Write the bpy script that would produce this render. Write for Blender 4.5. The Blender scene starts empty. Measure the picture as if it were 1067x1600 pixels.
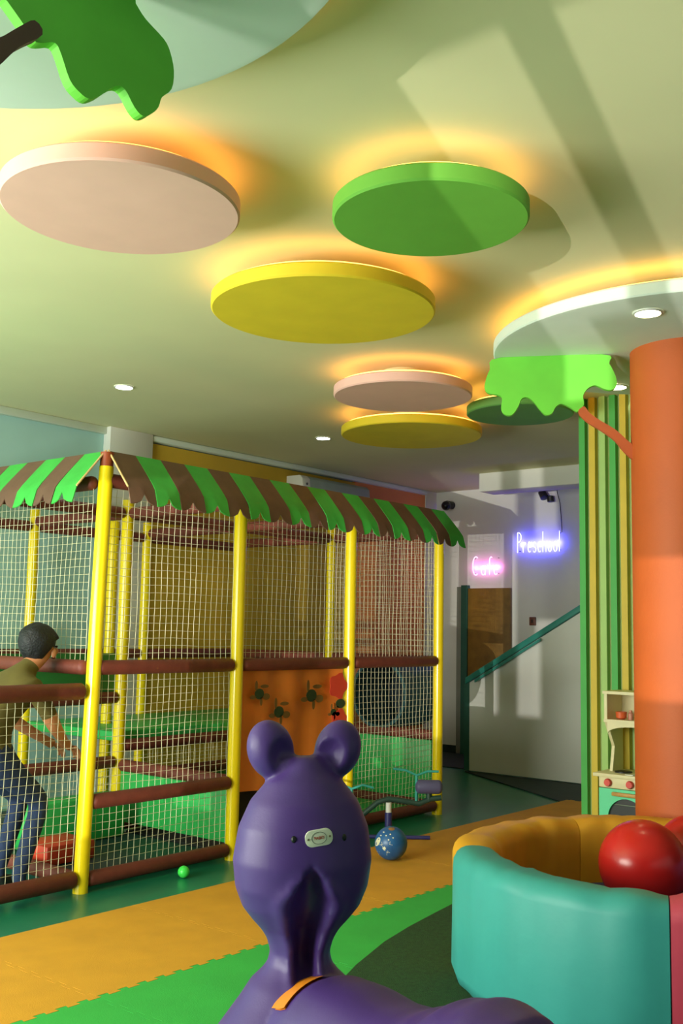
import bpy, bmesh, math, random
from mathutils import Vector, Matrix, noise
R = math.radians
PI = math.pi
random.seed(7)
sc = bpy.context.scene
COL = sc.collection

# ------------------------------------------------------------------ camera
YAW, PITCH, ROLL, FPX = R(39.457), R(6.513), R(1.089), 1618.0
F = Vector((math.cos(YAW)*math.cos(PITCH), math.sin(YAW)*math.cos(PITCH), math.sin(PITCH)))
r0 = Vector((math.sin(YAW), -math.cos(YAW), 0))
u0 = r0.cross(F)
rr = r0*math.cos(ROLL) + u0*math.sin(ROLL)
uu = -r0*math.sin(ROLL) + u0*math.cos(ROLL)
cam = bpy.data.cameras.new('camera')
cam.sensor_fit = 'VERTICAL'; cam.sensor_height = 36.0; cam.lens = FPX/1600*36.0
cam.clip_start = 0.05; cam.clip_end = 100
co = bpy.data.objects.new('camera', cam); COL.objects.link(co)
m = Matrix((( rr.x, uu.x, -F.x, 0), (rr.y, uu.y, -F.y, 0), (rr.z, uu.z, -F.z, 1.5), (0,0,0,1)))
co.matrix_world = m
sc.camera = co

# ------------------------------------------------------------------ world, daylight, exposure
w = bpy.data.worlds.new('world'); sc.world = w; w.use_nodes = True
bg = w.node_tree.nodes['Background']; bg.inputs[0].default_value = (0.75, 0.95, 0.92, 1); bg.inputs[1].default_value = 0.35
sc.view_settings.view_transform = 'Standard'; sc.view_settings.look = 'None'
sc.view_settings.exposure = 0.0; sc.view_settings.gamma = 1.0; sc.view_settings.use_curve_mapping = False
sc.cycles.use_denoising = True
sc.cycles.max_bounces = 8; sc.cycles.diffuse_bounces = 5; sc.cycles.sample_clamp_indirect = 4.0

def aim(o, d):
    o.rotation_euler = Vector(d).to_track_quat('-Z', 'Y').to_euler()
def light(name, kind, loc, d, energy, color, **kw):
    l = bpy.data.lights.new(name, kind); l.energy = energy; l.color = color
    for k, v in kw.items(): setattr(l, k, v)
    o = bpy.data.objects.new(name, l); COL.objects.link(o); o.location = loc; aim(o, d); return o
# sunlight thrown back low into the room from outside the shop front (through the window openings)
light('sun_glint_outside', 'SPOT', (-7.9, -1.2, .55), (.955, .285, .095), 5200, (1, .96, .86), spot_size=R(28), spot_blend=.2, shadow_soft_size=.022)
# daylight at the big unseen shop-front window
light('daylight_shopfront', 'AREA', (-1.75, 4.8, 1.45), (1, 0, .25), 580, (.95, 1, .86), shape='RECTANGLE', size=4.4, size_y=1.9)
light('fill_street_side', 'AREA', (2.6, -2.65, 1.55), (0, 1, .12), 4, (.86, 1, .86), shape='RECTANGLE', size=6.0, size_y=2.0)  # weak fill lamp, added at the opening in the unseen wall behind the camera

# ------------------------------------------------------------------ helpers
def lin(c):
    return tuple(((v/12.92) if v <= .04045 else ((v+.055)/1.055)**2.4) for v in c)
def S8(r, g, b): return lin((r/255, g/255, b/255))
MATS = {}
def mat(name, rgb, rough=.6, spec=.5, var=.08, scale=6., bump=0., bscale=60., metal=0., coat=0., emis=None, es=0.):
    if name in MATS: return MATS[name]
    m = bpy.data.materials.new(name); m.use_nodes = True; MATS[name] = m
    nt = m.node_tree; b = nt.nodes['Principled BSDF']
    b.inputs['Roughness'].default_value = rough; b.inputs['Metallic'].default_value = metal
    b.inputs['Specular IOR Level'].default_value = spec; b.inputs['Coat Weight'].default_value = coat
    tc = nt.nodes.new('ShaderNodeTexCoord')
    n = nt.nodes.new('ShaderNodeTexNoise'); n.inputs['Scale'].default_value = scale; n.inputs['Detail'].default_value = 4
    nt.links.new(tc.outputs['Object'], n.inputs['Vector'])
    cr = nt.nodes.new('ShaderNodeValToRGB')
    lo = [max(0, c*(1-var)) for c in rgb]; hi = [min(1, c*(1+var)) for c in rgb]
    cr.color_ramp.elements[0].position = .3; cr.color_ramp.elements[1].position = .7
    cr.color_ramp.elements[0].color = (*lo, 1); cr.color_ramp.elements[1].color = (*hi, 1)
    nt.links.new(n.outputs['Fac'], cr.inputs['Fac']); nt.links.new(cr.outputs['Color'], b.inputs['Base Color'])
    if bump > 0:
        n2 = nt.nodes.new('ShaderNodeTexNoise'); n2.inputs['Scale'].default_value = bscale; n2.inputs['Detail'].default_value = 3
        nt.links.new(tc.outputs['Object'], n2.inputs['Vector'])
        bp = nt.nodes.new('ShaderNodeBump'); bp.inputs['Strength'].default_value = bump; bp.inputs['Distance'].default_value = .01
        nt.links.new(n2.outputs['Fac'], bp.inputs['Height']); nt.links.new(bp.outputs['Normal'], b.inputs['Normal'])
    if emis:
        b.inputs['Emission Color'].default_value = (*emis, 1); b.inputs['Emission Strength'].default_value = es
    return m

def orient(axis):
    a = Vector(axis).normalized()
    t = Vector((0, 0, 1)) if abs(a.z) < .95 else Vector((1, 0, 0))
    u = t.cross(a).normalized(); v = a.cross(u)
    return u, v, a

class MB:
    def __init__(self): self.v = []; self.f = []
    def add(self, vs, fs):
        b = len(self.v); self.v += [tuple(p) for p in vs]; self.f += [tuple(i+b for i in f) for f in fs]; return self
    def box(self, lo, hi):
        x0, y0, z0 = lo; x1, y1, z1 = hi
        return self.add([(x0,y0,z0),(x1,y0,z0),(x1,y1,z0),(x0,y1,z0),(x0,y0,z1),(x1,y0,z1),(x1,y1,z1),(x0,y1,z1)],
                        [(0,3,2,1),(4,5,6,7),(0,1,5,4),(1,2,6,5),(2,3,7,6),(3,0,4,7)])
    def prism(self, pts, n):          # pts: planar 3D loop, n: extrusion vector
        k = len(pts); n = Vector(n); a = [Vector(p) for p in pts]
        nn = sum(((a[i].cross(a[(i+1) % k])) for i in range(k)), Vector())
        if nn.dot(n) > 0: a.reverse()
        vs = a + [p+n for p in a]
        fs = [tuple(range(k)), tuple(range(2*k-1, k-1, -1))]
        fs += [(i, i+k, (i+1) % k+k, (i+1) % k) for i in range(k)]
        return self.add(vs, fs)
    def lathe(self, prof, n=32, c=(0,0,0), axis=(0,0,1), close=True):   # prof: (radius, height)
        u, v, a = orient(axis); c = Vector(c); vs = []; fs = []
        for (r, h) in prof:
            for i in range(n):
                t = 2*PI*i/n; vs.append(c+a*h+(u*math.cos(t)+v*math.sin(t))*r)
        for j in range(len(prof)-1):
            for i in range(n):
                i2 = (i+1) % n; fs.append((j*n+i, j*n+i2, (j+1)*n+i2, (j+1)*n+i))
        if close:
            fs.append(tuple(range(n-1, -1, -1))); b = (len(prof)-1)*n; fs.append(tuple(range(b, b+n)))
        return self.add(vs, fs)
    def cyl(self, p, q, r, n=20):
        p = Vector(p); q = Vector(q); return self.lathe([(r, 0), (r, (q-p).length)], n, p, q-p)
    def rail(self, p, q, r, n=18, cap=.03):     # padded tube with rounded ends
        p = Vector(p); q = Vector(q); L = (q-p).length
        pr = [(r*math.sin(t*PI/8), cap*(1-math.cos(t*PI/8))) for t in range(1, 5)]
        pr = [(r*.05, 0)]+pr
        pr2 = [(a, L-h) for a, h in reversed(pr)]
        return self.lathe(pr+pr2, n, p, q-p)
    def tube(self, pts, r, n=8, caps=True):
        pts = [Vector(p) for p in pts]; vs = []; fs = []; k = len(pts)
        d0 = (pts[1]-pts[0]).normalized(); u, v, a = orient(d0)
        for i, p in enumerate(pts):
            d = (pts[min(i+1, k-1)]-pts[max(i-1, 0)]).normalized()
            u = (u-d*u.dot(d)).normalized(); v = d.cross(u)
            ri = r[i] if isinstance(r, (list, tuple)) else r
            for j in range(n):
                t = 2*PI*j/n; vs.append(p+(u*math.cos(t)+v*math.sin(t))*ri)
        for i in range(k-1):
            for j in range(n):
                j2 = (j+1) % n; fs.append((i*n+j, i*n+j2, (i+1)*n+j2, (i+1)*n+j))
        if caps:
            fs.append(tuple(range(n-1, -1, -1))); b = (k-1)*n; fs.append(tuple(range(b, b+n)))
        return self.add(vs, fs)
    def ell(self, c, rad, nu=24, nv=16, M=None):
        vs = []; fs = []
        c = Vector(c)
        def P(x, y, z):
            q = Vector((x*rad[0], y*rad[1], z*rad[2])); return c+((M @ q) if M else q)
        vs.append(P(0, 0, -1))
        for j in range(1, nv):
            t = -PI/2+PI*j/nv
            for i in range(nu):
                s = 2*PI*i/nu; vs.append(P(math.cos(t)*math.cos(s), math.cos(t)*math.sin(s), math.sin(t)))
        vs.append(P(0, 0, 1)); top = len(vs)-1
        for i in range(nu):
            i2 = (i+1) % nu; fs.append((0, 1+i2, 1+i)); b = 1+(nv-2)*nu; fs.append((b+i, b+i2, top))
        for j in range(nv-2):
            for i in range(nu):
                i2 = (i+1) % nu; a = 1+j*nu; fs.append((a+i, a+i2, a+nu+i2, a+nu+i))
        return self.add(vs, fs)
    def mesh(self, name):
        me = bpy.data.meshes.new(name); me.from_pydata(self.v, [], self.f); me.update(); return me
    def build(self, name, m, parent=None, smooth=False, bevel=0., angle=40):
        me = self.mesh(name)
        if bevel > 0:
            bm = bmesh.new(); bm.from_mesh(me)
            bmesh.ops.remove_doubles(bm, verts=bm.verts, dist=1e-6)
            es = [e for e in bm.edges if len(e.link_faces) == 2 and e.calc_face_angle(0) > R(35)]
            bmesh.ops.bevel(bm, geom=es, offset=bevel, segments=2, affect='EDGES', profile=.5, clamp_overlap=True)
            bm.to_mesh(me); bm.free()
        return link(name, me, m, parent, smooth or bevel > 0, angle)
def link(name, me, m, parent=None, smooth=False, angle=40):
    if m and not me.materials: me.materials.append(m)
    if smooth:
        me.polygons.foreach_set('use_smooth', [True]*len(me.polygons)); me.set_sharp_from_angle(angle=R(angle))
    o = bpy.data.objects.new(name, me); COL.objects.link(o)
    if parent: put(o, parent)
    return o
def put(o, parent):
    o.parent = parent; o.matrix_parent_inverse = parent.matrix_world.inverted()
def tag(o, label=None, cat=None, group=None, kind=None):
    if label: o['label'] = label
    if cat: o['category'] = cat
    if group: o['group'] = group
    if kind: o['kind'] = kind
    return o
def empty(name, loc=(0,0,0), rz=0):
    o = bpy.data.objects.new(name, None); COL.objects.link(o); o.location = loc; o.rotation_euler.z = rz
    o.empty_display_size = .1; o.matrix_world = Matrix.Translation(loc) @ Matrix.Rotation(rz, 4, 'Z'); return o
def struct(o, label=None): o['kind'] = 'structure'; (label and tag(o, label)); return o
def text_mesh(name, s, size, extrude=.001):
    c = bpy.data.curves.new(name, 'FONT'); c.body = s; c.size = size; c.extrude = extrude; c.align_x = 'CENTER'; c.align_y = 'CENTER'
    o = bpy.data.objects.new(name, c); COL.objects.link(o)
    dg = bpy.context.evaluated_depsgraph_get(); me = bpy.data.meshes.new_from_object(o.evaluated_get(dg))
    bpy.data.objects.remove(o); bpy.data.curves.remove(c); return me
def baked(o):     # replace modifiers by the evaluated mesh
    dg = bpy.context.evaluated_depsgraph_get(); dg.update()
    me = bpy.data.meshes.new_from_object(o.evaluated_get(dg)); o.modifiers.clear(); o.data = me; return me

# ------------------------------------------------------------------ materials
ceil_m = mat('ceiling_paint', S8(220, 216, 172), .85, var=.03, scale=1.2)
wwhite = mat('white_wall', S8(222, 222, 216), .8, var=.03, scale=2)
wdark = mat('grey_wall', S8(104, 108, 100), .8, var=.04, scale=2)
wblue = mat('light_blue_wall', S8(168, 208, 205), .8, var=.04, scale=2)
wyell = mat('mustard_wall', S8(206, 168, 50), .8, var=.06, scale=3)
worange = mat('apricot_wall', S8(224, 140, 74), .8, var=.05, scale=3)
floor_m = mat('green_vinyl', S8(30, 122, 94), .28, var=.1, scale=3, bump=.03, bscale=30)
matY = mat('yellow_foam', S8(218, 154, 36), .75, var=.06, scale=5, bump=.15, bscale=220)
matG = mat('green_foam', S8(52, 178, 74), .75, var=.06, scale=5, bump=.15, bscale=220)
sheet_m = mat('dark_green_rough', S8(34, 72, 30), .95, var=.3, scale=60, bump=.8, bscale=260)
darkgreen_m = mat('black_green', S8(24, 48, 44), .7, var=.15, scale=10)
yel = mat('yellow_foam_pipe', S8(240, 210, 22), .2, var=.03, scale=4)
red = mat('maroon_foam_pipe', S8(112, 50, 38), .6, var=.12, scale=14, bump=.2, bscale=60)
capm = mat('rust_cap', S8(150, 66, 30), .5)
netm = mat('cream_cord', S8(214, 206, 172), .8, var=.1, scale=40)
agreen = mat('awning_green', S8(58, 176, 70), .55, var=.08, scale=12, bump=.1, bscale=40)
abrown = mat('awning_brown', S8(104, 74, 60), .6, var=.1, scale=12, bump=.1, bscale=40)
wood = mat('pale_wood', S8(214, 180, 124), .6, var=.15, scale=20)
padgreen = mat('green_vinyl_pad', S8(46, 170, 80), .4, var=.06, scale=5, bump=.08, bscale=20)
orangev = mat('orange_vinyl', S8(228, 126, 46), .5, var=.12, scale=4, bump=.25, bscale=9)
black = mat('black_plastic', S8(24, 24, 26), .45)
whitep = mat('white_plastic', S8(228, 228, 222), .4, var=.02)
colo = mat('orange_column', S8(196, 90, 34), .6, var=.05, scale=3, bump=.08, bscale=90)
discP = mat('pink_panel', S8(232, 182, 170), .7, var=.03)
discG = mat('green_panel', S8(108, 178, 62), .7, var=.04)
discY = mat('yellow_panel', S8(228, 200, 40), .7, var=.04)
discD = mat('dark_green_panel', S8(84, 140, 64), .7, var=.04)
discW = mat('ring_white', S8(214, 226, 214), .75, var=.02)
led = mat('warm_led', (1, .6, .2), .5, emis=(1, .46, .09), es=4.4)
ledw = mat('downlight_cool', (1, 1, 1), .5, emis=(.85, .95, 1), es=60)
ledy = mat('downlight_warm', (1, 1, .9), .5, emis=(1, .8, .45), es=50)
leaf = mat('leaf_green', S8(116, 214, 66), .6, var=.05)
barkO = mat('branch_orange', S8(196, 92, 46), .6)
barkB = mat('branch_brown', S8(92, 58, 44), .6)
teal = mat('teal_vinyl', S8(60, 158, 154), .5, var=.05, scale=4, bump=.12, bscale=16)
pinkv = mat('pink_vinyl', S8(214, 74, 100), .5, var=.05, bump=.12, bscale=16)
yelv = mat('amber_vinyl', S8(222, 158, 40), .5, var=.06, bump=.15, bscale=14)
bluev = mat('blue_vinyl', S8(60, 100, 180), .5, var=.05)
redball = mat('red_rubber', S8(206, 34, 34), .25, var=.05)
purple = mat('purple_plastic', S8(80, 51, 128), .46, var=.05, scale=8, bump=.04, bscale=200)

# ------------------------------------------------------------------ room shell
ZC, X0, X1, Y0, Y1 = 3.3, -1.6, 11.1, -2.5, 7.6
floor = MB().box((X0-.2, Y0-.2, -.12), (X1+.2, Y1+.2, 0)).build('floor', floor_m); struct(floor, 'glossy dark green vinyl floor under the mats')
ceil = MB().box((X0-.2, Y0-.2, ZC), (X1+.2, Y1+.2, ZC+.12)).build('ceiling', ceil_m); struct(ceil, 'pale cream flat ceiling with floating round panels')
wb = MB().box((X0-.2, Y1, 0), (X1+.2, Y1+.2, ZC)).build('wall_back', wblue); struct(wb, 'light blue wall behind the play frame')
struct(MB().box((6.30, Y1-.05, 0), (9.42, Y1, ZC-.07)).build('wall_back_mustard', wyell, bevel=.012), 'mustard yellow wall section behind the netted play frame')
struct(MB().box((9.42, Y1-.045, 0), (10.86, Y1, ZC-.02)).build('wall_back_apricot', worange), 'apricot orange wall section near the far corner')
struct(MB().box((5.80, Y1-.10, 0), (6.30, Y1, ZC)).build('trim_1', wwhite, bevel=.006), 'off-white pilaster between blue and mustard wall')
struct(MB().box((10.86, Y1-.06, 0), (X1, Y1, ZC)).build('trim_2', wwhite), 'narrow white strip of wall in the far corner')
struct(MB().box((X0, Y1-.05, ZC-.07), (5.80, Y1, ZC)).build('trim_3', discW, bevel=.01), 'pale cornice strip above the light blue wall')
struct(MB().box((6.30, Y1-.09, ZC-.06), (10.86, Y1, ZC)).build('trim_4', discW, bevel=.02), 'grey cornice strip above the mustard wall')
wr = MB().box((X1, Y0, 0), (X1+.2, Y1, ZC)).build('wall_right', wwhite); struct(wr, 'white wall carrying the two neon signs')
struct(MB().box((X1-.015, 2.0, 0), (X1, Y1, .1)).build('baseboard_right', darkgreen_m), 'dark green baseboard along the white wall')
struct(MB().box((9.98, 1.2, ZC-.21), (10.3, 6.2, ZC)).build('trim_5', wwhite, bevel=.008), 'white ceiling beam in front of the neon wall')
# shop front behind the camera: unseen, with openings cut to shape the light inside
def wall_with_holes(name, axis, pos, th, a0, a1, holes, m):
    # holes: (a_lo, a_hi, z_lo, z_hi), non overlapping in a
    mb = MB(); cur = a0
    def bx(s, e, z0, z1):
        if e-s < 1e-4 or z1-z0 < 1e-4: return
        if axis == 'x': mb.box((pos-th, s, z0), (pos, e, z1))
        else: mb.box((s, pos-th, z0), (e, pos, z1))
    hs = sorted(holes)
    cuts = sorted({a for h in hs for a in h[:2]})
    for s, e in zip([a0]+cuts, cuts+[a1]):
        zc = 0
        for h in sorted([h for h in hs if h[0] < (s+e)/2 < h[1]], key=lambda h: h[2]): bx(s, e, zc, h[2]); zc = h[3]
        bx(s, e, zc, ZC)
    return mb.build(name, m)
holesL = [(.09, .33, 1.62, 2.21), (.09, .60, .83, 1.2), (.40, .52, 1.80, 2.21), (.52, .68, 1.62, 2.21), (1.08, 1.22, .58, .92), (1.08, 1.22, 1.2, 1.54), (1.26, 1.44, .58, 1.54), (1.44, 1.62, .46, 1.54), (1.66, 2.17, .42, 1.52), (2.75, 6.9, .5, 2.4)]
struct(wall_with_holes('wall_left', 'x', X0, .12, Y0, Y1, holesL, wdark), 'grey shop-front wall with window openings cut to shape the light')
struct(wall_with_holes('wall_front', 'y', Y0, .12, X0, X1, [(-.5, 5.7, .5, 2.6)], wdark), 'grey wall with a wide opening added to let fill light in')
for k, (s, e, z0, z1) in enumerate(holesL):
    fr = MB()
    fr.box((X0-.08, s, z0-.03), (X0-.02, e, z0)).box((X0-.08, s, z1), (X0-.02, e, z1+.03))
    struct(fr.build('window_%d' % (k+1), whitep), 'white frame of a window opening cut to shape the light')

# door in the neon wall
dr = MB().box((X1-.05, 6.42, 0), (X1-.005, 7.02, 2.05)).build('door_1', mat('brown_door', S8(134, 98, 34), .55, var=.18, scale=9), bevel=.004); struct(dr, 'mustard brown door in the white wall')
MB().box((X1-.07, 7.02, 0), (X1-.002, 7.11, 2.09)).build('door_jamb', mat('dark_teal_frame', S8(36, 92, 78), .5), dr)
MB().box((X1-.06, 7.11, 0), (X1-.002, 7.18, 2.07)).build('door_trim', mat('grey_trim', S8(130, 134, 124), .6), dr)
MB().cyl((X1-.11, 6.5, 1.02), (X1-.05, 6.5, 1.02), .02).build('door_handle', mat('steel', S8(170, 170, 170), .3, metal=1), dr, smooth=True)

# slat partition to the left of the orange column
SX = 7.19
part = MB().box((SX+.05, 1.2, 0), (SX+.17, 3.60, ZC)).build('wall_partition', mat('pale_green_paint', S8(186, 204, 134), .75, var=.04)); struct(part, 'pale green partition wall faced with vertical coloured slats')
slg = mat('slat_green', S8(64, 168, 70), .55, var=.05); sly = mat('slat_yellow', S8(206, 178, 46), .55, var=.05); sll = mat('slat_lime', S8(158, 196, 108), .55, var=.05)
for i in range(20):
    y = 3.575-i*.0826
    MB().box((SX, y-.048, .0), (SX+.05, y, ZC)).build('slat', (slg, sly, sll)[i % 3], part)

# stair side panel with handrail in front of the neon wall
st = empty('stair_panel', (9.8, 5.5, 0)); tag(st, 'white stair side panel with sloping teal handrail below the neon signs', 'stair panel')
def railz(y): return .979+(6.229-y)*(1.76-.979)/(6.229-4.881)
yb = 3.9
MB().prism([(9.8, 6.2, .012), (9.8, 6.2, railz(6.2)-.04), (9.8, yb, railz(yb)-.04), (9.8, yb, .012)], (.06, 0, 0)).build('panel', wwhite, st)
tealr = mat('teal_rail', S8(44, 136, 124), .45)
MB().prism([(9.77, 6.24, railz(6.24)-.035), (9.77, 6.24, railz(6.24)+.035), (9.77, yb, railz(yb)+.035), (9.77, yb, railz(yb)-.035)], (.1, 0, 0)).build('handrail', tealr, st, bevel=.008)
MB().prism([(9.74, 6.1, railz(6.1)-.09), (9.74, 6.1, railz(6.1)-.06), (9.74, 5.3, railz(5.3)-.06), (9.74, 5.3, railz(5.3)-.09)], (.03, 0, 0)).build('lower_rail', tealr, st)
MB().box((9.79, 6.2, .012), (9.87, 6.26, railz(6.2)-.02)).build('end_post', mat('dark_teal_frame', S8(36, 92, 78), .5), st)
wm = MB().prism([(9.72, 6.2, 0), (8.46, 4.21, 0), (8.2, 3.65, 0), (9.75, 3.65, 0)], (0, 0, .012)).build('floor_sheet', darkgreen_m); tag(wm, 'dark wedge-shaped sheet along the foot of the stair panel', 'mat')  # thin dark wedge laid flat on the floor
wm2 = MB().box((9.9, 4.5, 0), (11.05, 7.4, .012)).build('floor_sheet', darkgreen_m); tag(wm2, 'dark flat strip between stair panel and door', 'mat')  # thin dark strip laid flat on the floor

# ------------------------------------------------------------------ columns and ring ceilings
def ring_ceiling(c, label):
    r = 1.11
    o = MB().lathe([(r-.03, 0), (r-.006, .004), (r, .012), (r, .062), (r-.006, .07), (.4, .07)], 96, (c[0], c[1], 3.13)).build('ceiling_ring', discW, smooth=True, angle=30); struct(o, label)
    MB().lathe([(r-.12, 0), (r-.06, 0), (r-.06, .016), (r-.12, .016), (r-.12, 0)], 72, (c[0], c[1], 3.205), close=False).build('led_strip', led, o)
    MB().lathe([(.55, 0), (.55, .1)], 48, (c[0], c[1], 3.2)).build('mounting_block', ceil_m, o, smooth=True)
    return o
ring_ceiling((5.75, 2.17), 'round white dropped ceiling ring around the orange column')
ring_ceiling((.91, 2.1), 'round dropped ceiling ring nearest the camera with green leaf cut-out')
c1 = MB().cyl((5.75, 2.17, 0), (5.75, 2.17, 3.13), .325, 64).build('column', colo, smooth=True); struct(c1, 'thick orange round column behind the ball pit')
c2 = MB().lathe([(.2, 0), (.16, .25), (.15, 1.5), (.16, 2.8), (.2, 3.13)], 48, (.45, 2.75, 0)).build('column', barkB, smooth=True); struct(c2, 'brown round tree-trunk column at the left edge')

# ------------------------------------------------------------------ leaf cut-outs
def smooth_loop(pts, sub=4):
    out = []; k = len(pts)
    for i in range(k):
        p0, p1, p2, p3 = [Vector(pts[(i+j) % k]) for j in (-1, 0, 1, 2)]
        for s in range(sub):
            t = s/sub
            out.append(.5*((2*p1)+(p2-p0)*t+(2*p0-5*p1+4*p2-p3)*t*t+(3*p1-p0-3*p2+p3)*t*t*t))
    return out
def cutout(uv, A, d, th, n):
    d = Vector((d[0], d[1], 0)).normalized(); A = Vector(A); nn = Vector(n).normalized()
    return MB().prism([Vector((A.x, A.y, 0))+d*u+Vector((0, 0, z)) for u, z in uv], nn*th)
fol = [(0.0,3.128),(-0.064,3.054),(-0.094,2.958),(-0.075,2.915),(-0.015,2.901),(0.008,2.882),(0.004,2.812),(0.03,2.781),(0.067,2.78),(0.101,2.825),(0.123,2.875),(0.157,2.882),(0.19,2.858),(0.223,2.815),(0.26,2.776),(0.297,2.783),(0.318,2.82),(0.352,2.839),(0.399,2.819),(0.439,2.791),(0.454,2.802),(0.48,2.832),(0.476,2.885),(0.502,2.926),(0.545,2.944),(0.599,2.92),(0.639,2.915),(0.665,2.941),(0.661,2.994),(0.626,3.071),(0.583,3.128)]
fs_ = [tuple(p) for p in smooth_loop(fol)]
fs_ = [(u, min(z, 3.1295)) for u, z in fs_]
d_ = (.475, -.88); n_ = (.88, .475, 0)
t1 = empty('tree_cutout', (5.4, 2.85, 3.1)); tag(t1, 'lime green leaf cut-out with orange branch beside the orange column', 'tree decoration')
cutout(fs_, (5.227, 3.101, 0), d_, .035, n_).build('leaves', leaf, t1)
br = [(0.447,2.783),(0.457,2.802),(0.483,2.813),(0.515,2.771),(0.579,2.724),(0.651,2.677),(0.715,2.616),(0.755,2.571),(0.765,2.49),(0.703,2.542),(0.65,2.61),(0.579,2.667),(0.507,2.714),(0.464,2.753)]
cutout([tuple(p) for p in smooth_loop(br)], Vector((5.227, 3.101, 0))-Vector(n_)*.03, d_, .03, n_).build('branch', barkO, t1)
folL = [(-.46,3.0),(-0.389,2.941),(-0.342,2.898),(-0.317,2.872),(-0.296,2.874),(-0.263,2.888),(-0.245,2.864),(-0.221,2.812),(-0.194,2.79),(-0.167,2.783),(-0.137,2.803),(-0.097,2.843),(-0.07,2.845),(-0.041,2.809),(-0.015,2.794),(0.012,2.811),(0.03,2.835),(0.039,2.865),(0.067,2.898),(0.072,2.95),(0.058,2.998),(0.037,3.025),(-0.018,3.055),(-0.05,3.085),(-.09,3.128),(-.45,3.128)]
t2 = empty('tree_cutout', (1.5, 2.0, 3.1)); tag(t2, 'green leaf cut-out with brown branch at the upper left corner', 'tree decoration')
dL = (.99, -.14); nL = (.14, .99, 0)
cutout([(u, min(z, 3.1295)) for u, z in [tuple(p) for p in smooth_loop(folL, 3)]], (1.62, 2.0, 0), dL, .035, nL).build('leaves', leaf, t2)
brL = [(-.6,2.56),(-0.43,2.735),(-0.366,2.821),(-0.31,2.876),(-0.331,2.903),(-0.369,2.87),(-0.43,2.81),(-.6,2.68)]
cutout([tuple(p) for p in smooth_loop(brL, 3)], Vector((1.62, 2.0, 0))-Vector(nL)*.03, dL, .03, nL).build('branch', barkB, t2)

# ------------------------------------------------------------------ floating ceiling discs
for (x, y, r, mm, lab) in [
    (2.465, 3.181, .465, discP, 'large pale pink round ceiling panel, the leftmost of the floating discs'),
    (3.268, 2.261, .390, discG, 'bright green round ceiling panel nearest the top of the photo'),
    (3.932, 3.384, .576, discY, 'large yellow round ceiling panel in the middle of the ceiling'),
    (5.729, 4.183, .482, discP, 'smaller dusty pink round ceiling panel above the far yellow one'),
    (6.944, 4.976, .586, discY, 'far yellow round ceiling panel closest to the striped awning'),
    (6.705, 3.811, .395, discD, 'dark green round ceiling panel partly behind the leaf cut-out')]:
    t = empty('ceiling_disc', (x, y, 3.12)); tag(t, lab, 'ceiling panel', 'floating round ceiling panels')
    MB().lathe([(r-.008, 0), (r, .008), (r, .062), (r-.008, .07)], 80, (x, y, 3.12)).build('panel', mm, t, smooth=True, angle=30)
    MB().lathe([(r-.08, 0), (r-.035, 0), (r-.035, .014), (r-.08, .014), (r-.08, 0)], 64, (x, y, 3.191), close=False).build('led_strip', led, t)
    MB().lathe([(r*.3, 0), (r*.3, .11)], 32, (x, y, 3.19)).build('mounting_block', ceil_m, t, smooth=True)

def downlight(x, y, z, m, lab):
    t = empty('downlight', (x, y, z)); tag(t, lab, 'downlight', 'recessed downlights')
    MB().lathe([(.075, 0), (.075, -.006), (.065, -.01), (.06, -.004), (.06, 0)], 28, (x, y, z-.0005), close=False).build('bezel', whitep, t, smooth=True)
    MB().lathe([(.06, -.001), (.06, -.004)], 28, (x, y, z-.0005)).build('lens', m, t)
downlight(4.873, 6.162, ZC, ledw, 'cool white recessed downlight above the left awning')
downlight(7.313, 6.259, ZC, ledw, 'cool white recessed downlight beside the far yellow disc')
downlight(4.909, 2.055, 3.13, ledy, 'warm downlight in the ring above the ball pit')
downlight(6.303, 2.861, 3.13, ledy, 'warm downlight behind the lime leaf cut-out')

# ------------------------------------------------------------------ foam mats
def tooth_edge(n=10, d=.022):      # profile along 0..1, list of (t, offset) excluding t=1
    pts = []; s = 1.0/n
    for i in range(n):
        a = i*s
        pts += [(a+.00*s, 0), (a+.30*s, 0), (a+.24*s, d), (a+.76*s, d), (a+.70*s, 0)]
    return pts
TE = tooth_edge()
def tile_mesh(name, m, top_flat=False, bottom_flat=False, th=.012):
    lo = [(t, (0 if bottom_flat else o)) for t, o in TE]
    pts = [(t, o) for t, o in lo]                       # bottom edge, left to right
    pts += [(1+(o), t) for t, o in TE]                  # right edge, upwards
    up = [(t, 1+(0 if top_flat else o)) for t, o in TE] + [(1, 1)]
    pts += list(reversed(up))                           # top edge, right to left
    lf = [(o, t) for t, o in TE] + [(0, 1)]
    pts += list(reversed(lf))[1:-1]
    out = []
    for p in pts:
        if not out or (abs(p[0]-out[-1][0])+abs(p[1]-out[-1][1])) > 1e-6: out.append(p)
    mb = MB(); k = len(out)
    # slight inset so that joints show
    vs = [(x, y, 0) for x, y in out]+[(x, y, th) for x, y in out]
    mb.add(vs, [tuple(range(k-1, -1, -1)), tuple(range(k, 2*k))]+[(i, (i+1) % k, (i+1) % k+k, i+k) for i in range(k)])
    me = mb.mesh(name); me.materials.append(m)
    return me
my = tile_mesh('mat_tile', matY, top_flat=True); mg = tile_mesh('mat_tile', matG)
fy = empty('foam_mat', (5.2, 4.0, 0)); tag(fy, 'row of yellow interlocking foam tiles in front of the play frame', 'foam mat')
fg = empty('foam_mat', (3.2, 2.5, 0)); tag(fg, 'bright green interlocking foam tiles around the purple ride-on', 'foam mat')
random.seed(3)
def tiles(me, par, xs, y):
    for i in xs:
        o = bpy.data.objects.new('mat_tile', me); COL.objects.link(o)
        o.location = (2.757+i, y, random.uniform(0, .0008)); o.scale = (.9975, .9975, 1); put(o, par)
tiles(my, fy, range(-1, 6), 3.5)
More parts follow.
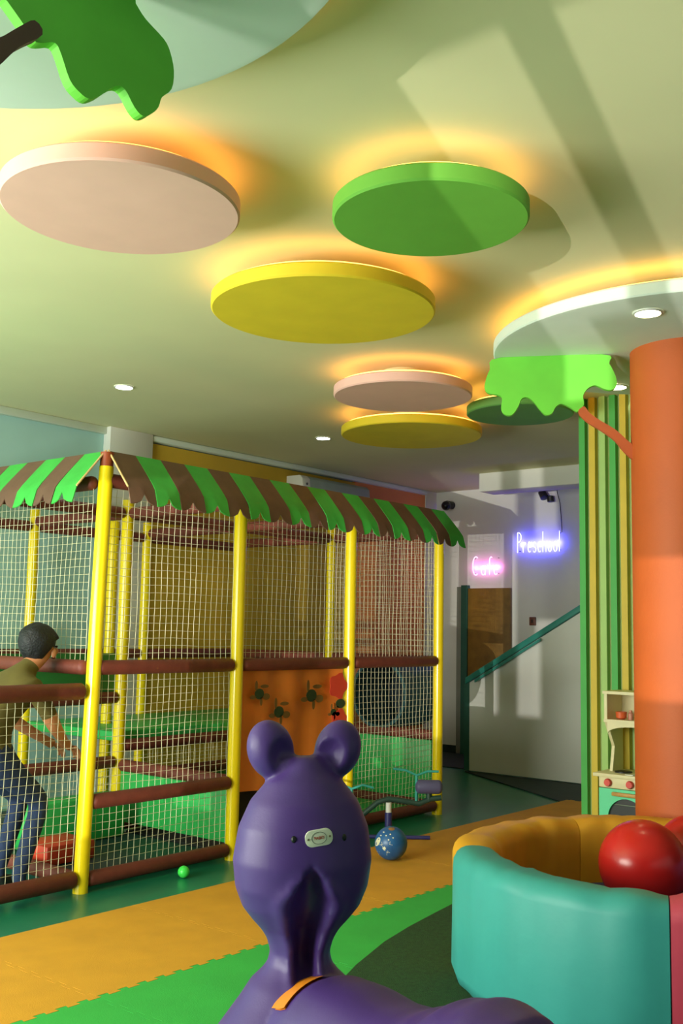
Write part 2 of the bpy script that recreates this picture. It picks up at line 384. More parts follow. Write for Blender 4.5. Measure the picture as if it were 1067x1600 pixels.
for yy in (2.5, 1.5, .5): tiles(mg, fg, range(-2, 4), yy)
turf = MB().prism([(x, y, .0135) for x, y in [(2.6, 1.9), (2.85, 2.3), (3.15, 2.63), (3.45, 2.84), (3.77, 2.97), (4.13, 3.085), (4.43, 3.15), (4.74, 3.2), (4.94, 3.23), (5.6, 3.27), (6.4, 3.2), (6.6, 2.6), (6.6, .6), (3.0, .6), (2.65, 1.2)]], (0, 0, .012)).build('green_sheet', sheet_m)  # thin dark green sheet with a curved edge, laid over the tiles
tag(turf, 'dark green rough sheet on the floor under the ball pit', 'sheet')

# ------------------------------------------------------------------ play frame
GX = [3.763, 4.953, 6.146, 7.339]; GY = [4.955, 6.15, 7.345]
pf = empty('play_frame', (5.5, 6.1, 0)); tag(pf, 'netted soft play frame with yellow posts and striped green-brown awning', 'play frame')
PR = .043
for i, x in enumerate(GX):
    for j, y in enumerate(GY):
        top = 2.44
        tx = .05 if (i == 0 and j == 0) else 0
        o = MB().cyl((x, y, 0), (x+tx, y, top), PR, 24).build('post', yel, pf, smooth=True)
        if j == 0 and i == 0: MB().cyl((x+tx, y, top), (x+tx*1.04, y, top+.085), PR*.93, 20).build('post_cap', capm, o, smooth=True)
for (x, y) in [(5.3, 6.75), (2.57, 4.955)]:
    MB().cyl((x, y, 0), (x, y, 2.44 if x > 3 else 1.2), PR, 24).build('post', yel, pf, smooth=True)
def rail(p, q, r=.043, m=red): return MB().rail(p, q, r).build('rail', m, pf, smooth=True, angle=60)
G = .036
# front rails
rail((GX[0]+G, GY[0], 1.257), (GX[1]-G, GY[0], 1.257)); rail((GX[1]+G, GY[0], 1.257), (GX[2]-G, GY[0], 1.257)); rail((GX[2]+G, GY[0], 1.257), (GX[3]-G, GY[0], 1.257))
rail((GX[0]+G, GY[0], .495), (GX[1]-G, GY[0], .495)); rail((GX[0]+G, GY[0], .068), (GX[1]-G, GY[0], .068)); rail((GX[2]+G, GY[0], .075), (GX[3]-G, GY[0], .075))
rail((2.57+G, GY[0], 1.124), (GX[0]-G, GY[0], 1.124), .048); rail((2.57+G, GY[0], .08), (GX[0]-G, GY[0], .08), .048)
# top rails hidden under the awning
for i in range(3):
    rail((GX[i]+G, GY[0], 2.36), (GX[i+1]-G, GY[0], 2.36)); rail((GX[i]+G, GY[2], 2.30), (GX[i+1]-G, GY[2], 2.30)); rail((GX[i]+G, GY[1], 2.34), (GX[i+1]-G, GY[1], 2.34))
    rail((GX[i]+G, GY[2], 1.26), (GX[i+1]-G, GY[2], 1.26))
for x in GX:
    for j in range(2): rail((x, GY[j]+G, 2.34), (x, GY[j+1]-G, 2.34))
for j in range(2):
    rail((GX[0], GY[j]+G, 1.257), (GX[0], GY[j+1]-G, 1.257)); rail((GX[3], GY[j]+G, .64), (GX[3], GY[j+1]-G, .64))
    rail((GX[3], GY[j]+G, .068), (GX[3], GY[j+1]-G, .068)); rail((GX[0], GY[j]+G, .068), (GX[0], GY[j+1]-G, .068)); rail((GX[3], GY[j]+G, 1.257), (GX[3], GY[j+1]-G, 1.257))
rail((GX[1]+G, GY[1], .63), (GX[2]-G, GY[1], .63)); rail((GX[1]+G, GY[1], .40), (GX[2]-G, GY[1], .40)); rail((GX[1]+G, GY[1], .068), (GX[2]-G, GY[1], .068))
rail((GX[0]+G, GY[1], .98), (GX[1]-G, GY[1], .98)); rail((GX[0]+G, GY[1], .52), (GX[1]-G, GY[1], .52))
rail((GX[1], GY[0]+G, .495), (GX[1], GY[1]-G, .495))
# decks and pads
MB().box((GX[1]-.02, GY[1]+.04, .66), (GX[3]-.04, GY[2]-.05, .73)).build('deck', padgreen, pf, bevel=.012)
MB().box((GX[1]+.05, GY[1]+.01, .12), (GX[2]-.05, GY[1]+.04, .36)).build('green_panel', padgreen, pf, bevel=.008)
MB().box((GX[1]-.012, GY[0]+.05, .10), (GX[1]+.018, GY[1]-.05, .46)).build('green_panel', padgreen, pf, bevel=.008)
MB().box((GX[3]-.02, GY[0]+.05, .11), (GX[3]+.02, GY[2]-.05, .60)).build('green_panel', padgreen, pf, bevel=.008)
MB().box((GX[0]+.03, GY[1]+.02, 1.02), (GX[1]-.03, GY[1]+.06, 1.30)).build('green_panel', mat('deep_green_pad', S8(40, 120, 56), .5), pf, bevel=.008)
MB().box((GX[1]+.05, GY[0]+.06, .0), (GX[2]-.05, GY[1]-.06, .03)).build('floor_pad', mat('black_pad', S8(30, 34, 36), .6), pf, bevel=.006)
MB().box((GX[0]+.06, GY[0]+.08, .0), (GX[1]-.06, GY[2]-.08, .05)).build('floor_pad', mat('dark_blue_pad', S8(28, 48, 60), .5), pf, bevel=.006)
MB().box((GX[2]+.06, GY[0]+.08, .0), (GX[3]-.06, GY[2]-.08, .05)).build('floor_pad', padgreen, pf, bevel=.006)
MB().box((3.86, 5.42, .05), (4.22, 5.72, .17)).build('step_pad', mat('red_pad', S8(196, 60, 34), .5), pf, bevel=.02)
MB().box((4.0, 5.85, .05), (4.8, 6.05, .34)).build('step_pad', padgreen, pf, bevel=.02)
# crawl tube
ct = MB().lathe([(.27, 0), (.30, 0), (.30, .55), (.27, .55), (.27, 0)], 40, (GX[3]-.03, 5.56, .955), (1, 0, 0), close=False).build('crawl_tube', mat('dark_teal_tube', S8(26, 66, 74), .45), pf, smooth=True)
MB().lathe([(.268, 0), (.268, .02)], 40, (GX[3]+.50, 5.56, .955), (1, 0, 0)).build('tube_end', mat('dark_blue_pad', S8(28, 48, 60), .5), ct)

# nets
def net(u0, u1, z0, z1, P, name='net', cell=.047, amp=.0045, r=.0016, seed=0, sag=0.):
    """P(u,z,w)->3D; u along panel, w out of plane"""
    mb = MB(); rnd = random.Random(seed)
    nu = max(2, round((u1-u0)/cell)); nz = max(2, round((z1-z0)/cell))
    def wob(u, z, s): return noise.noise(Vector((u*2.3+seed*7.1, z*2.3, s*3.7)))
    def pt(u, z):
        du = amp*2.2*wob(u, z, 1)+amp*.5*noise.noise(Vector((u*14, z*14, seed))); dz = amp*2.2*wob(u, z, 2)+amp*.5*noise.noise(Vector((u*14, z*14, seed+5)))
        return P(u+du, z+dz, amp*3*wob(u, z, 3)+.002*((round(u/cell)+round(z/cell)) % 2))
    for i in range(nu+1):
        u = u0+(u1-u0)*i/nu; k = nz
        mb.tube([pt(u, z0+(z1-z0)*j/k) for j in range(k+1)], r, 3, False)
    for j in range(nz+1):
        z = z0+(z1-z0)*j/nz
        mb.tube([pt(u0+(u1-u0)*i/nu, z) for i in range(nu+1)], r, 3, False)
    return mb.build(name, netm, pf, smooth=True)
FY = lambda y: (lambda u, z, w: (u, y+w, z))
FX = lambda x: (lambda u, z, w: (x+w, u, z))
yf = GY[0]+.012
net(GX[0]+.05, GX[1]-.05, 1.29, 2.31, FY(yf), seed=1); net(GX[0]+.05, GX[1]-.05, .53, 1.225, FY(yf), seed=2); net(GX[0]+.05, GX[1]-.05, .10, .46, FY(yf), seed=3)
net(GX[1]+.05, GX[2]-.05, 1.29, 2.31, FY(yf), seed=4); net(GX[2]+.05, GX[3]-.05, 1.29, 2.31, FY(yf), seed=5); net(GX[2]+.05, GX[3]-.05, .11, 1.225, FY(yf), seed=6)
net(2.62, GX[0]-.05, .12, 1.085, FY(yf), seed=7)
for j in range(2):
    net(GY[j]+.05, GY[j+1]-.05, 1.29, 2.31, FX(GX[0]), seed=8+j); net(GY[j]+.05, GY[j+1]-.05, *((1.29, 2.31) if j == 0 else (.69, 1.22)), FX(GX[3]), seed=11+j)
net(GX[1]+.05, GX[2]-.05, .44, .60, FY(GY[1]), seed=17)
net(GX[0]+.05, GX[1]-.05, .10, .50, FY(GY[1]), seed=18)
net(GY[1]+.05, GY[2]-.05, .10, 1.22, FX(GX[0]), seed=19)
net(4.99, 5.42, .13, .95, FX(3.18), seed=21); 

# awnings
def awning(p0, d, out, n, first, lab):
    p0 = Vector(p0); d = Vector(d); out = Vector(out); sw = .1985
    aw = empty('awning', p0); put(aw, pf); tag(aw, lab)
    W = .225; H = .335
    for i in range(n):
        mb = MB(); K = 8; rows = [(0, 0), (.25, .22), (.5, .45), (.72, .66), (.86, .82), (.95, 1.0)]
        vs = []; fs = []
        for k in range(K+1):
            u = k/K; lob = abs(u-.5)*2                      # 0 at the notch, 1 at stripe edges
            drop = .062*(1-(1-lob)**2)**.5 if lob > 0 else 0
            for (o, h) in rows:
                hh = h*(H-.06); oo = o*W
                if h == 1.0: hh = (H-.06)+drop-.012; oo += drop*.12
                wv = .008*math.sin(i*1.7+u*3)*h
                vs.append(p0+d*((i+u)*sw)+out*(oo+wv)-Vector((0, 0, hh)))
        nr = len(rows)
        for k in range(K):
            for j in range(nr-1): fs.append((k*nr+j, (k+1)*nr+j, (k+1)*nr+j+1, k*nr+j+1))
        th = (out+Vector((0, 0, .7))).normalized()*.006
        N = len(vs); vs2 = [v-th for v in vs]
        f2 = [tuple(reversed([a+N for a in f])) for f in fs]
        rim = list(range(0, (K+1)*nr, nr))                                # top
        side = [k*nr+nr-1 for k in range(K+1)]
        ed = [(rim[k+1], rim[k], rim[k]+N, rim[k+1]+N) for k in range(K)]+[(side[k], side[k+1], side[k+1]+N, side[k]+N) for k in range(K)]
        ed += [(j, j+1, j+1+N, j+N) for j in range(nr-1)]+[(K*nr+j+1, K*nr+j, K*nr+j+N, K*nr+j+1+N) for j in range(nr-1)]
        mb.add(vs+vs2, fs+f2+ed); mb.build('stripe', (abrown, agreen)[(i+first) % 2], aw, smooth=True, angle=50)
    # trim batten on the first edge
    e = MB(); a = p0-d*.006; b = p0-d*.006+out*(W*.88)-Vector((0, 0, (H-.06)*.85))
    e.tube([a+Vector((0, 0, .004)), b+Vector((0, 0, .004))], .006, 6); e.build('edge_batten', wood, aw)
    return aw
awning((3.82, GY[0]-.01, 2.535), (1, 0, 0), (0, -1, 0), 18, 0, 'front awning in brown and green stripes')
awning((3.80, GY[0]-.0, 2.532), (0, 1, 0), (-1, 0, 0), 12, 1, 'side awning in green and brown stripes')

# printed orange banner in the middle bay
bn = MB(); nx, nz = 28, 14; vs = []; fs = []
for j in range(nz+1):
    for i in range(nx+1):
        u = i/nx; v = j/nz
        vs.append((GX[1]+.06+u*(GX[2]-GX[1]-.12), GY[0]+.02+.018*math.sin(u*11+v*2)*v+.01*math.sin(u*23), 1.215-v*.80))
for j in range(nz):
    for i in range(nx): a = j*(nx+1)+i; fs.append((a, a+1, a+nx+2, a+nx+1))
N = len(vs); vs += [(x, y+.004, z) for x, y, z in vs]; fs2 = [tuple(reversed([q+N for q in f])) for f in fs]
bn.add(vs, fs+fs2); banner = bn.build('banner', orangev, pf, smooth=True); tag(banner, 'orange vinyl banner printed with bees and red flowers')
bgreen = mat('print_dark_green', S8(44, 62, 34), .6); bwing = mat('print_olive', S8(120, 84, 34), .6); bred = mat('print_red', S8(214, 62, 40), .6)
def blot(cx, cz, rx, rz, m, name, par, y=GY[0]-.018, k=14, a0=0, star=0):
    pts = [(cx+rx*(1+star*math.cos(5*t+a0))*math.cos(t+a0), y, cz+rz*(1+star*math.cos(5*t+a0))*math.sin(t+a0)) for t in [2*PI*q/k for q in range(k)]]
    return MB().prism(pts, (0, .003, 0)).build(name, m, par)
def bee(cx, cz, s):
    b = blot(cx, cz, .045*s, .036*s, bgreen, 'printed_bee', banner)
    for (dx, dz, rx, rz) in ((.05, .05, .04, .012), (-.03, .055, .012, .035), (.07, -.02, .035, .022), (-.06, -.02, .03, .014), (.02, -.05, .012, .03)):
        blot(cx+dx*s, cz+dz*s, rx*s, rz*s, bwing, 'bee_wing', b)
bee(5.16, 1.06, 1); bee(5.70, 1.03, 1.25); bee(5.36, .93, 1.1); bee(5.95, .90, .7)
f1 = blot(6.0, 1.09, .10, .09, bred, 'printed_flower', banner, star=.12, k=30); blot(6.03, .96, .055, .035, bgreen, 'printed_leaf', banner); f2 = blot(6.02, .84, .09, .08, bred, 'printed_flower', banner, star=.12, k=30)

# dark cushion with a tan plush resting beside the banner
cu = MB().ell((5.21, 5.14, .29), (.14, .10, .25), 24, 16).build('cushion', mat('dark_brown_cloth', S8(46, 36, 30), .9, bump=.4, bscale=40), smooth=True); tag(cu, 'dark brown cushion leaning inside the middle bay', 'cushion')
cu.location.z = .01
pl = empty('plush_toy', (5.46, 5.12, .03)); tag(pl, 'small tan plush toy beside the dark cushion', 'plush toy')
fur = mat('tan_plush', S8(196, 160, 100), .95, var=.15, scale=50, bump=.6, bscale=150)
MB().ell((5.47, 5.13, .18), (.07, .06, .15), 20, 14).build('body', fur, pl, smooth=True); MB().ell((5.46, 5.10, .40), (.075, .065, .075), 20, 14).build('head', fur, pl, smooth=True)
for s in (-1, 1): MB().ell((5.46+s*.055, 5.11, .465), (.025, .015, .025), 12, 8).build('ear', fur, pl, smooth=True)

# ------------------------------------------------------------------ air conditioner
ac = empty('air_conditioner', (8.9, 7.5, 3.0)); tag(ac, 'white split air conditioner high on the mustard wall', 'air conditioner')
prof = [(7.55, 2.88), (7.40, 2.88), (7.33, 2.94), (7.31, 3.02), (7.32, 3.12), (7.36, 3.155), (7.55, 3.155)]
MB().prism([(8.35, y, z) for y, z in prof], (1.05, 0, 0)).build('body', mat('grey_plastic', S8(150, 164, 160), .4), ac, bevel=.008)
MB().prism([(8.22, y, z) for y, z in prof], (.13, 0, 0)).build('end_cap', whitep, ac, bevel=.008)
MB().box((8.4, 7.325, 2.9), (9.35, 7.345, 2.925)).build('louvre', whitep, ac)
MB().lathe([(.014, 0), (.014, .004)], 14, (8.29, 7.312, 3.06), (0, -1, 0)).build('badge', mat('grey_dark', S8(70, 74, 70), .5), ac)

# ------------------------------------------------------------------ neon signs
def arc(cx, cy, rx, ry, a0, a1, n=10): return [(cx+rx*math.cos(R(a0+(a1-a0)*i/n)), cy+ry*math.sin(R(a0+(a1-a0)*i/n))) for i in range(n+1)]
GLY = {  # x to the right 0..w, y up, x-height .5
 'P': (.46, [[(.05, 0), (.05, 1)]+arc(.12, .76, .28, .24, 90, -90)+[(.05, .52)]]),
 'r': (.36, [[(.05, 0), (.05, .5)], [(.05, .3)]+arc(.19, .34, .14, .16, 170, 35, 6)]),
 'e': (.42, [[(.06, .27), (.36, .27)]+arc(.21, .26, .15, .25, 0, 310, 14)]),
 's': (.36, [arc(.18, .38, .12, .12, 30, 270, 8)+arc(.18, .13, .13, .13, 90, -150, 8)]),
 'c': (.38, [arc(.21, .25, .16, .25, 50, 310, 12)]),
 'h': (.42, [[(.05, 0), (.05, 1)], [(.05, .3)]+arc(.20, .34, .15, .16, 180, 0, 8)+[(.35, 0)]]),
 'o': (.42, [arc(.2, .25, .16, .25, 0, 360, 16)]),
 'l': (.20, [[(.07, 1), (.07, 0)]]),
 'C': (.58, [arc(.30, .5, .25, .5, 60, 300, 16)]),
 'a': (.44, [arc(.2, .25, .16, .25, 20, 380, 16), [(.36, .5), (.36, 0)]]),
 'f': (.32, [[(.14, 0), (.14, .7)]+arc(.26, .74, .12, .22, 180, 60, 6), [(.02, .5), (.28, .5)]])}
def neon(word, y0, y1, z0, h, m, name, lab, glow):
    tot = sum(GLY[c][0]+.10 for c in word)*h; k = (y0-y1)/tot
    t = empty(name, (X1, (y0+y1)/2, z0)); tag(t, lab, 'neon sign')
    x = 0
    for c in word:
        mb = MB()
        for s in GLY[c][1]:
            mb.tube([(X1-.035, y0-(x+px*h)*k, z0+py*h) for px, py in s], .0042, 8)
        o = mb.build('letter_'+c.lower() if c.islower() else 'letter_capital_'+c.lower(), m, t, smooth=True)
        x += (GLY[c][0]+.10)*h
    for q in range(5):
        l = bpy.data.lights.new(name+'_glow', 'POINT'); l.energy = .55*glow[3]; l.color = glow[:3]; l.shadow_soft_size = .004
        lo = bpy.data.objects.new(name+'_glow', l); COL.objects.link(lo); lo.location = (X1-.028, y0+(y1-y0)*(q+.5)/5, z0+h*.42); put(lo, t)
    bk = MB()
    for (yy, zz) in ((y0-.03, z0+h*.9), (y1+.03, z0+h*.9), (y0-.03, z0+.02), (y1+.03, z0+.02)): bk.cyl((X1-.03, yy, zz), (X1, yy, zz), .004, 8)
    bk.build('standoffs', black, t)
blueN = mat('neon_blue', (.3, .3, 1), .5, emis=(.40, .40, 1), es=4.5); pinkN = mat('neon_pink', (1, .4, .9), .5, emis=(1, .50, .90), es=3)
neon('Preschool', 6.33, 5.73, 2.475, .245, blueN, 'neon_sign', 'blue neon sign reading Preschool on the white wall', (.03, .03, 1, 4.5))
neon('Cafe', 6.97, 6.57, 2.215, .23, pinkN, 'neon_sign', 'pink neon sign reading Cafe above the brown door', (1, .10, .75, .8))

dm = empty('dome_camera', (10.95, 7.3, 3.1)); tag(dm, 'black dome camera in the far corner of the ceiling', 'camera')
MB().cyl((11.1, 7.3, 3.12), (10.98, 7.3, 3.12), .05).build('mount', black, dm, smooth=True); MB().ell((10.95, 7.29, 3.10), (.062, .062, .062), 20, 14).build('dome', mat('dark_glass', S8(16, 22, 26), .15), dm, smooth=True)
sp = empty('spot_lamp', (10.95, 5.88, 3.2)); tag(sp, 'black wall spot lamp hanging above the blue neon sign', 'lamp')
MB().box((10.9, 5.82, 3.255), (11.02, 5.98, 3.3)).build('bracket', black, sp, bevel=.008); MB().cyl((10.95, 5.9, 3.26), (10.93, 5.9, 3.17), .022).build('arm', black, sp, smooth=True)
MB().lathe([(.03, 0), (.045, .01), (.05, .1), (.042, .105)], 24, (10.96, 5.94, 3.19), (-.25, -.55, -.8)).build('head', black, sp, smooth=True)
MB().lathe([(.028, 0), (.04, .01), (.04, .07), (.03, .075)], 20, (10.97, 5.83, 3.13), (0, -.1, -1)).build('driver', black, sp, smooth=True)
ca = MB().tube([(11.06, 5.80, 3.29), (11.07, 5.79, 3.18), (11.08, 5.76, 3.05), (11.085, 5.75, 2.9), (11.085, 5.74, 2.76), (11.08, 5.735, 2.70)], .004, 6).build('power_cable', black, smooth=True); tag(ca, 'thin dark cable running down to the blue neon sign', 'cable')
ws = empty('wall_switch', (X1, 6.13, 1.6)); tag(ws, 'small brown switch box on the white wall above the handrail', 'switch')
MB().box((X1-.03, 6.09, 1.6), (X1, 6.17, 1.70)).build('box', mat('switch_brown', S8(110, 62, 44), .5), ws, bevel=.006); MB().box((X1-.036, 6.12, 1.63), (X1-.03, 6.14, 1.67)).build('toggle', black, ws)

# ------------------------------------------------------------------ toy kitchen
kt = empty('toy_kitchen', (6.98, 3.05, 0)); tag(kt, 'small wooden toy kitchen with mint oven door beside the orange column', 'toy kitchen')
kw = mat('kitchen_cream', S8(226, 214, 170), .5, var=.04); mint = mat('mint_paint', S8(96, 214, 160), .5, var=.03); kwood = mat('beech', S8(190, 140, 70), .5, var=.15, scale=20)
KX, KB, KL, KR = 6.85, 7.17, 3.27, 2.83
MB().box((KX+.02, KR, .0), (KB, KL, .50)).build('carcass', kwood, kt)
MB().box((KX-.02, KR-.03, .525), (KB, KL+.04, .55)).build('worktop', kw, kt, bevel=.004)
MB().box((KX-.005, KR, .455), (KX+.02, KL, .525)).build('control_panel', kw, kt, bevel=.003)
for y in (3.20, 2.9+.14): 
    k = MB().lathe([(.026, 0), (.028, .012), (.022, .026)], 20, (KX-.005, y, .49), (-1, 0, 0)).build('knob', mat('knob_red', S8(216, 64, 50), .4), kt, smooth=True)
door_pts = [(KL, .04), (KL, .45), (KR, .45), (KR, .04), (2.935, .04), (2.935, .26)]+[(3.07-.135*math.cos(t), .26+.13*math.sin(t)) for t in [PI*i/14 for i in range(1, 14)]]+[(3.205, .26), (3.205, .04)]
door_pts = [(y, z) for y, z in door_pts]
od = MB().prism([(KX-.005, y, z+.0) for y, z in door_pts], (.024, 0, 0)).build('oven_door', mint, kt)
MB().box((KX-.03, 2.99, .405), (KX-.006, 3.17, .432)).build('door_handle', kwood, od, bevel=.008)
MB().cyl((KX+.012, 2.945, .345), (KX+.012, 3.195, .345), .003, 8).build('oven_rack', mat('steel', S8(170, 170, 170), .3, metal=1), od)
MB().box((KX+.015, 2.92, .04), (KX+.019, 3.21, .40)).build('oven_window', black, od)
for y in (2.96, 3.15): MB().lathe([(.06, 0), (.06, .008), (.04, .012)], 24, (KX+.13, y, .55)).build('burner', black, kt, smooth=True)
MB().box((KX-.005, 3.02, .552), (KX+.05, 3.08, .556)).build('hob_strip', whitep, kt)
for (ya, nm) in ((KL-.035, 'side_panel'), (KR, 'side_panel')):
    MB().prism([(KX+.06, ya, 1.10), (KX+.06, ya, .90), (KX+.18, ya, .72), (KX+.14, ya, .55), (KB, ya, .55), (KB, ya, 1.10)], (0, .022, 0)).build(nm, kw, kt)
MB().box((KX+.05, KR-.01, 1.09), (KB, KL-.005, 1.11)).build('top_board', kw, kt)
MB().box((KX+.05, KR, .895), (KB, KL-.013, .915)).build('shelf', kw, kt)
MB().box((KB-.015, KR, .915), (KB-.001, KL-.03, 1.09)).build('back_board', kw, kt)
aa = [(KR, .895), (KL-.035, .895), (KL-.035, .84)]+[(3.04+.19*math.cos(t), .82+.05*math.sin(t)) for t in [PI*i/10 for i in range(11)]]+[(KR, .84)]
MB().prism([(KX+.06, y, z) for y, z in aa], (.014, 0, 0)).build('arch_board', kw, kt)
cup = MB().lathe([(.02, 0), (.036, .01), (.04, .05), (.034, .052), (.03, .012)], 24, (6.99, 3.165, .9155)).build('toy_cup', mat('cup_orange', S8(214, 96, 50), .4), smooth=True); tag(cup, 'orange toy bowl on the toy kitchen shelf', 'toy cup')
jar = MB().lathe([(.018, 0), (.018, .045), (.01, .05), (.01, .065)], 16, (6.99, 3.095, .9155)).build('toy_bottle', mat('bottle_pink', S8(200, 130, 110), .4), smooth=True); tag(jar, 'small pink toy bottle next to the orange toy bowl', 'toy bottle')
pan = MB().lathe([(.03, 0), (.034, .006), (.036, .022)], 20, (6.99, 3.035, .9155)).build('toy_pan', mat('pan_olive', S8(120, 124, 60), .4), smooth=True); tag(pan, 'small olive toy pan on the toy kitchen shelf', 'toy pan')

# ------------------------------------------------------------------ ball pit
PC = (4.50, 1.85); ZB = .0262
pit = empty('ball_pit', (*PC, ZB)); tag(pit, 'round padded ball pit in teal, yellow and pink holding red balls', 'ball pit')
def pit_seg(a0, a1, m):
    ro, ri, h, rt = .92, .71, .55, .075
    prof = [(ri, 0), (ri, h-rt)]+[(ri+rt-rt*math.cos(t), h-rt+rt*math.sin(t)) for t in [PI/2*i/5 for i in range(1, 6)]]
    prof += [(ro-rt+rt*math.sin(t), h-rt+rt*math.cos(t)) for t in [PI/2*i/5 for i in range(0, 6)]]+[(ro, .06), (ro-.02, .01), (ro-.06, 0)]
    n = 36; vs = []; fs = []; k = len(prof)
    for i in range(n+1):
        a = R(a0+(a1-a0)*i/n)
        for (r, z) in prof:
            q = Vector((math.cos(a)*3, math.sin(a)*3, z*4)); b = .010*noise.noise(q*2.2)+.005*noise.noise(q*6)
            e = min(i, n-i)/3.0
            if e < 1: b -= .012*(1-e)
            s = 1 if r > .815 else -1
            vs.append((PC[0]+math.cos(a)*(r+s*b), PC[1]+math.sin(a)*(r+s*b), ZB+max(0, z+(b*.9 if z > .4 else 0))))
    for i in range(n):
        for j in range(k): j2 = (j+1) % k; fs.append((i*k+j, i*k+j2, (i+1)*k+j2, (i+1)*k+j))
    fs.append(tuple(range(k))); fs.append(tuple(range((n+1)*k-1, n*k-1, -1)))
    return MB().add(vs, [tuple(reversed(f)) for f in fs]).build('wall_segment', m, pit, smooth=True, angle=60)
for (a0, a1, mm) in ((124, 203.5, teal), (203.5, 275, pinkv), (275, 344, bluev), (-16, 56, yelv), (56, 124, yelv)): pit_seg(a0+.15, a1-.15, mm)
MB().lathe([(.69, 0), (.69, .22), (.65, .26)], 48, (*PC, ZB)).build('base_cushion', mat('base_navy', S8(44, 60, 120), .6), pit, smooth=True)
b1 = MB().ell((4.57, 1.975, .287+.196), (.195, .195, .195), 40, 28).build('exercise_ball', redball, smooth=True); tag(b1, 'big glossy red ball in the ball pit, nearer the camera', 'ball')
b2 = MB().ell((5.005, 1.90, .287+.186), (.185, .185, .185), 40, 28).build('exercise_ball', redball, smooth=True); tag(b2, 'second red ball in the pit, cut by the right photo edge', 'ball')

# ------------------------------------------------------------------ floor toys
gb = MB().ell((4.40, 4.80, .036), (.0355, .0355, .0355), 24, 16).build('pit_ball', mat('lime_plastic', S8(70, 230, 90), .3), smooth=True); tag(gb, 'small bright green plastic ball on the floor by the play frame', 'ball')
BC = Vector((5.63, 4.16, .120)); BRd = .107
bb = MB().ell(BC, (BRd,)*3, 40, 28).build('rubber_ball', mat('blue_rubber', S8(36, 92, 150), .35, var=.2, scale=14), smooth=True); tag(bb, 'blue ball with white skull and crossbones on the yellow mat', 'ball')
camdir = (Vector((0, 0, 1.5))-BC).normalized()
bu = Vector((0, 0, 1)).cross(camdir).normalized(); bv = camdir.cross(bu)
def ball_decal(pts, m, name):
    # pts in units of radius on the tangent disc, wrapped on the ball
    P = []
    for (x, y) in pts:
        z = math.sqrt(max(0.02, 1-x*x-y*y)); P.append(BC+(bu*x+bv*y+camdir*z)*BRd*1.006)
    c = sum(P, Vector())/len(P); c = BC+(c-BC).normalized()*BRd*1.012
    mb = MB(); k = len(P); mb.add(P+[c], [(i, (i+1) % k, k) for i in range(k)]); return mb.build(name, m, bb)
wpr = mat('print_white', S8(222, 220, 190), .5)
def bar(x0, y0, x1, y1, wd):
    dx, dy = x1-x0, y1-y0; L = math.hypot(dx, dy); nx, ny = -dy/L*wd, dx/L*wd; ex, ey = dx/L*wd*1.2, dy/L*wd*1.2
    return [(x0+nx, y0+ny), (x0-ex+nx*1.5, y0-ey+ny*1.5), (x0+ex*.2, y0+ey*.2), (x0-ex-nx*1.5, y0-ey-ny*1.5), (x0-nx, y0-ny), ((x0+x1)/2-nx, (y0+y1)/2-ny), (x1-nx, y1-ny), (x1+ex-nx*1.5, y1+ey-ny*1.5), (x1-ex*.2, y1-ey*.2), (x1+ex+nx*1.5, y1+ey+ny*1.5), (x1+nx, y1+ny), ((x0+x1)/2+nx, (y0+y1)/2+ny)]
ball_decal(bar(-.72, -.54, -.05, -.06, .085), wpr, 'printed_bone'); ball_decal(bar(-.60, -.08, -.20, -.56, .085), wpr, 'printed_bone')
ball_decal([(-.80+.14*math.cos(t)+.08*math.sin(t), .06+.26*math.sin(t)) for t in [2*PI*i/14 for i in range(14)]], wpr, 'printed_skull')
ball_decal([(.02+.2*math.cos(t), .82+.10*math.sin(t)) for t in [2*PI*i/10 for i in range(10)]], mat('print_tan', S8(150, 110, 70), .5), 'printed_patch')
for (x, y) in ((-.45, .62), (-.30, .42), (-.05, .50), (-.62, .42), (.12, .30), (-.15, .18)):
    ball_decal([(x+.05*math.cos(t), y+.04*math.sin(t)) for t in [2*PI*i/7 for i in range(7)]], wpr, 'printed_dot')

# seesaw
ss = empty('seesaw', (6.32, 4.70, 0)); tag(ss, 'small blue seesaw with teal handlebars behind the blue ball', 'seesaw')
sb = mat('navy_metal', S8(48, 50, 110), .4); sg = mat('dark_green_metal', S8(34, 66, 58), .45); th_ = mat('teal_bar', S8(56, 160, 150), .35); sd = mat('purple_seat', S8(86, 82, 120), .55)
O = Vector((6.17, 4.585, 0)); D = Vector((.63, -.77, 0)).normalized(); Nn = Vector((D.y, -D.x, 0))
def sp_(s, z, n=0): return O+D*s+Nn*n+Vector((0, 0, z))
MB().cyl(sp_(0, .02), sp_(0, .20), .026, 20).build('post', sb, ss, smooth=True); MB().cyl(sp_(0, .20), sp_(0, .27), .021, 20).build('collar', whitep, ss, smooth=True)
MB().tube([sp_(-.30, .0275), sp_(.30, .0275)], .014, 10).build('foot', sb, ss, smooth=True); MB().tube([sp_(0, .0275, -.25), sp_(0, .0275, .25)], .014, 10).build('foot', sb, ss, smooth=True)
MB().tube([sp_(-.40, .10), sp_(-.32, .12), sp_(-.20, .17), (sp_(-.08, .27)), sp_(0, .295), sp_(.12, .28), sp_(.22, .265), sp_(.30, .30), sp_(.38, .31)], .02, 12).build('beam', sg, ss, smooth=True)
for s, zb, zh in ((-.27, .145, .37), (.20, .27, .475)):
    MB().tube([sp_(s, zb), sp_(s, zh-.01)], .011, 10).build('handle_stem', th_, ss, smooth=True)
    MB().tube([sp_(s-.17, zh+.035), sp_(s-.08, zh+.025), sp_(s, zh-.01), sp_(s+.08, zh+.02), sp_(s+.16, zh+.0 if s < 0 else zh+.02)], .009, 10).build('handlebar', th_, ss, smooth=True)
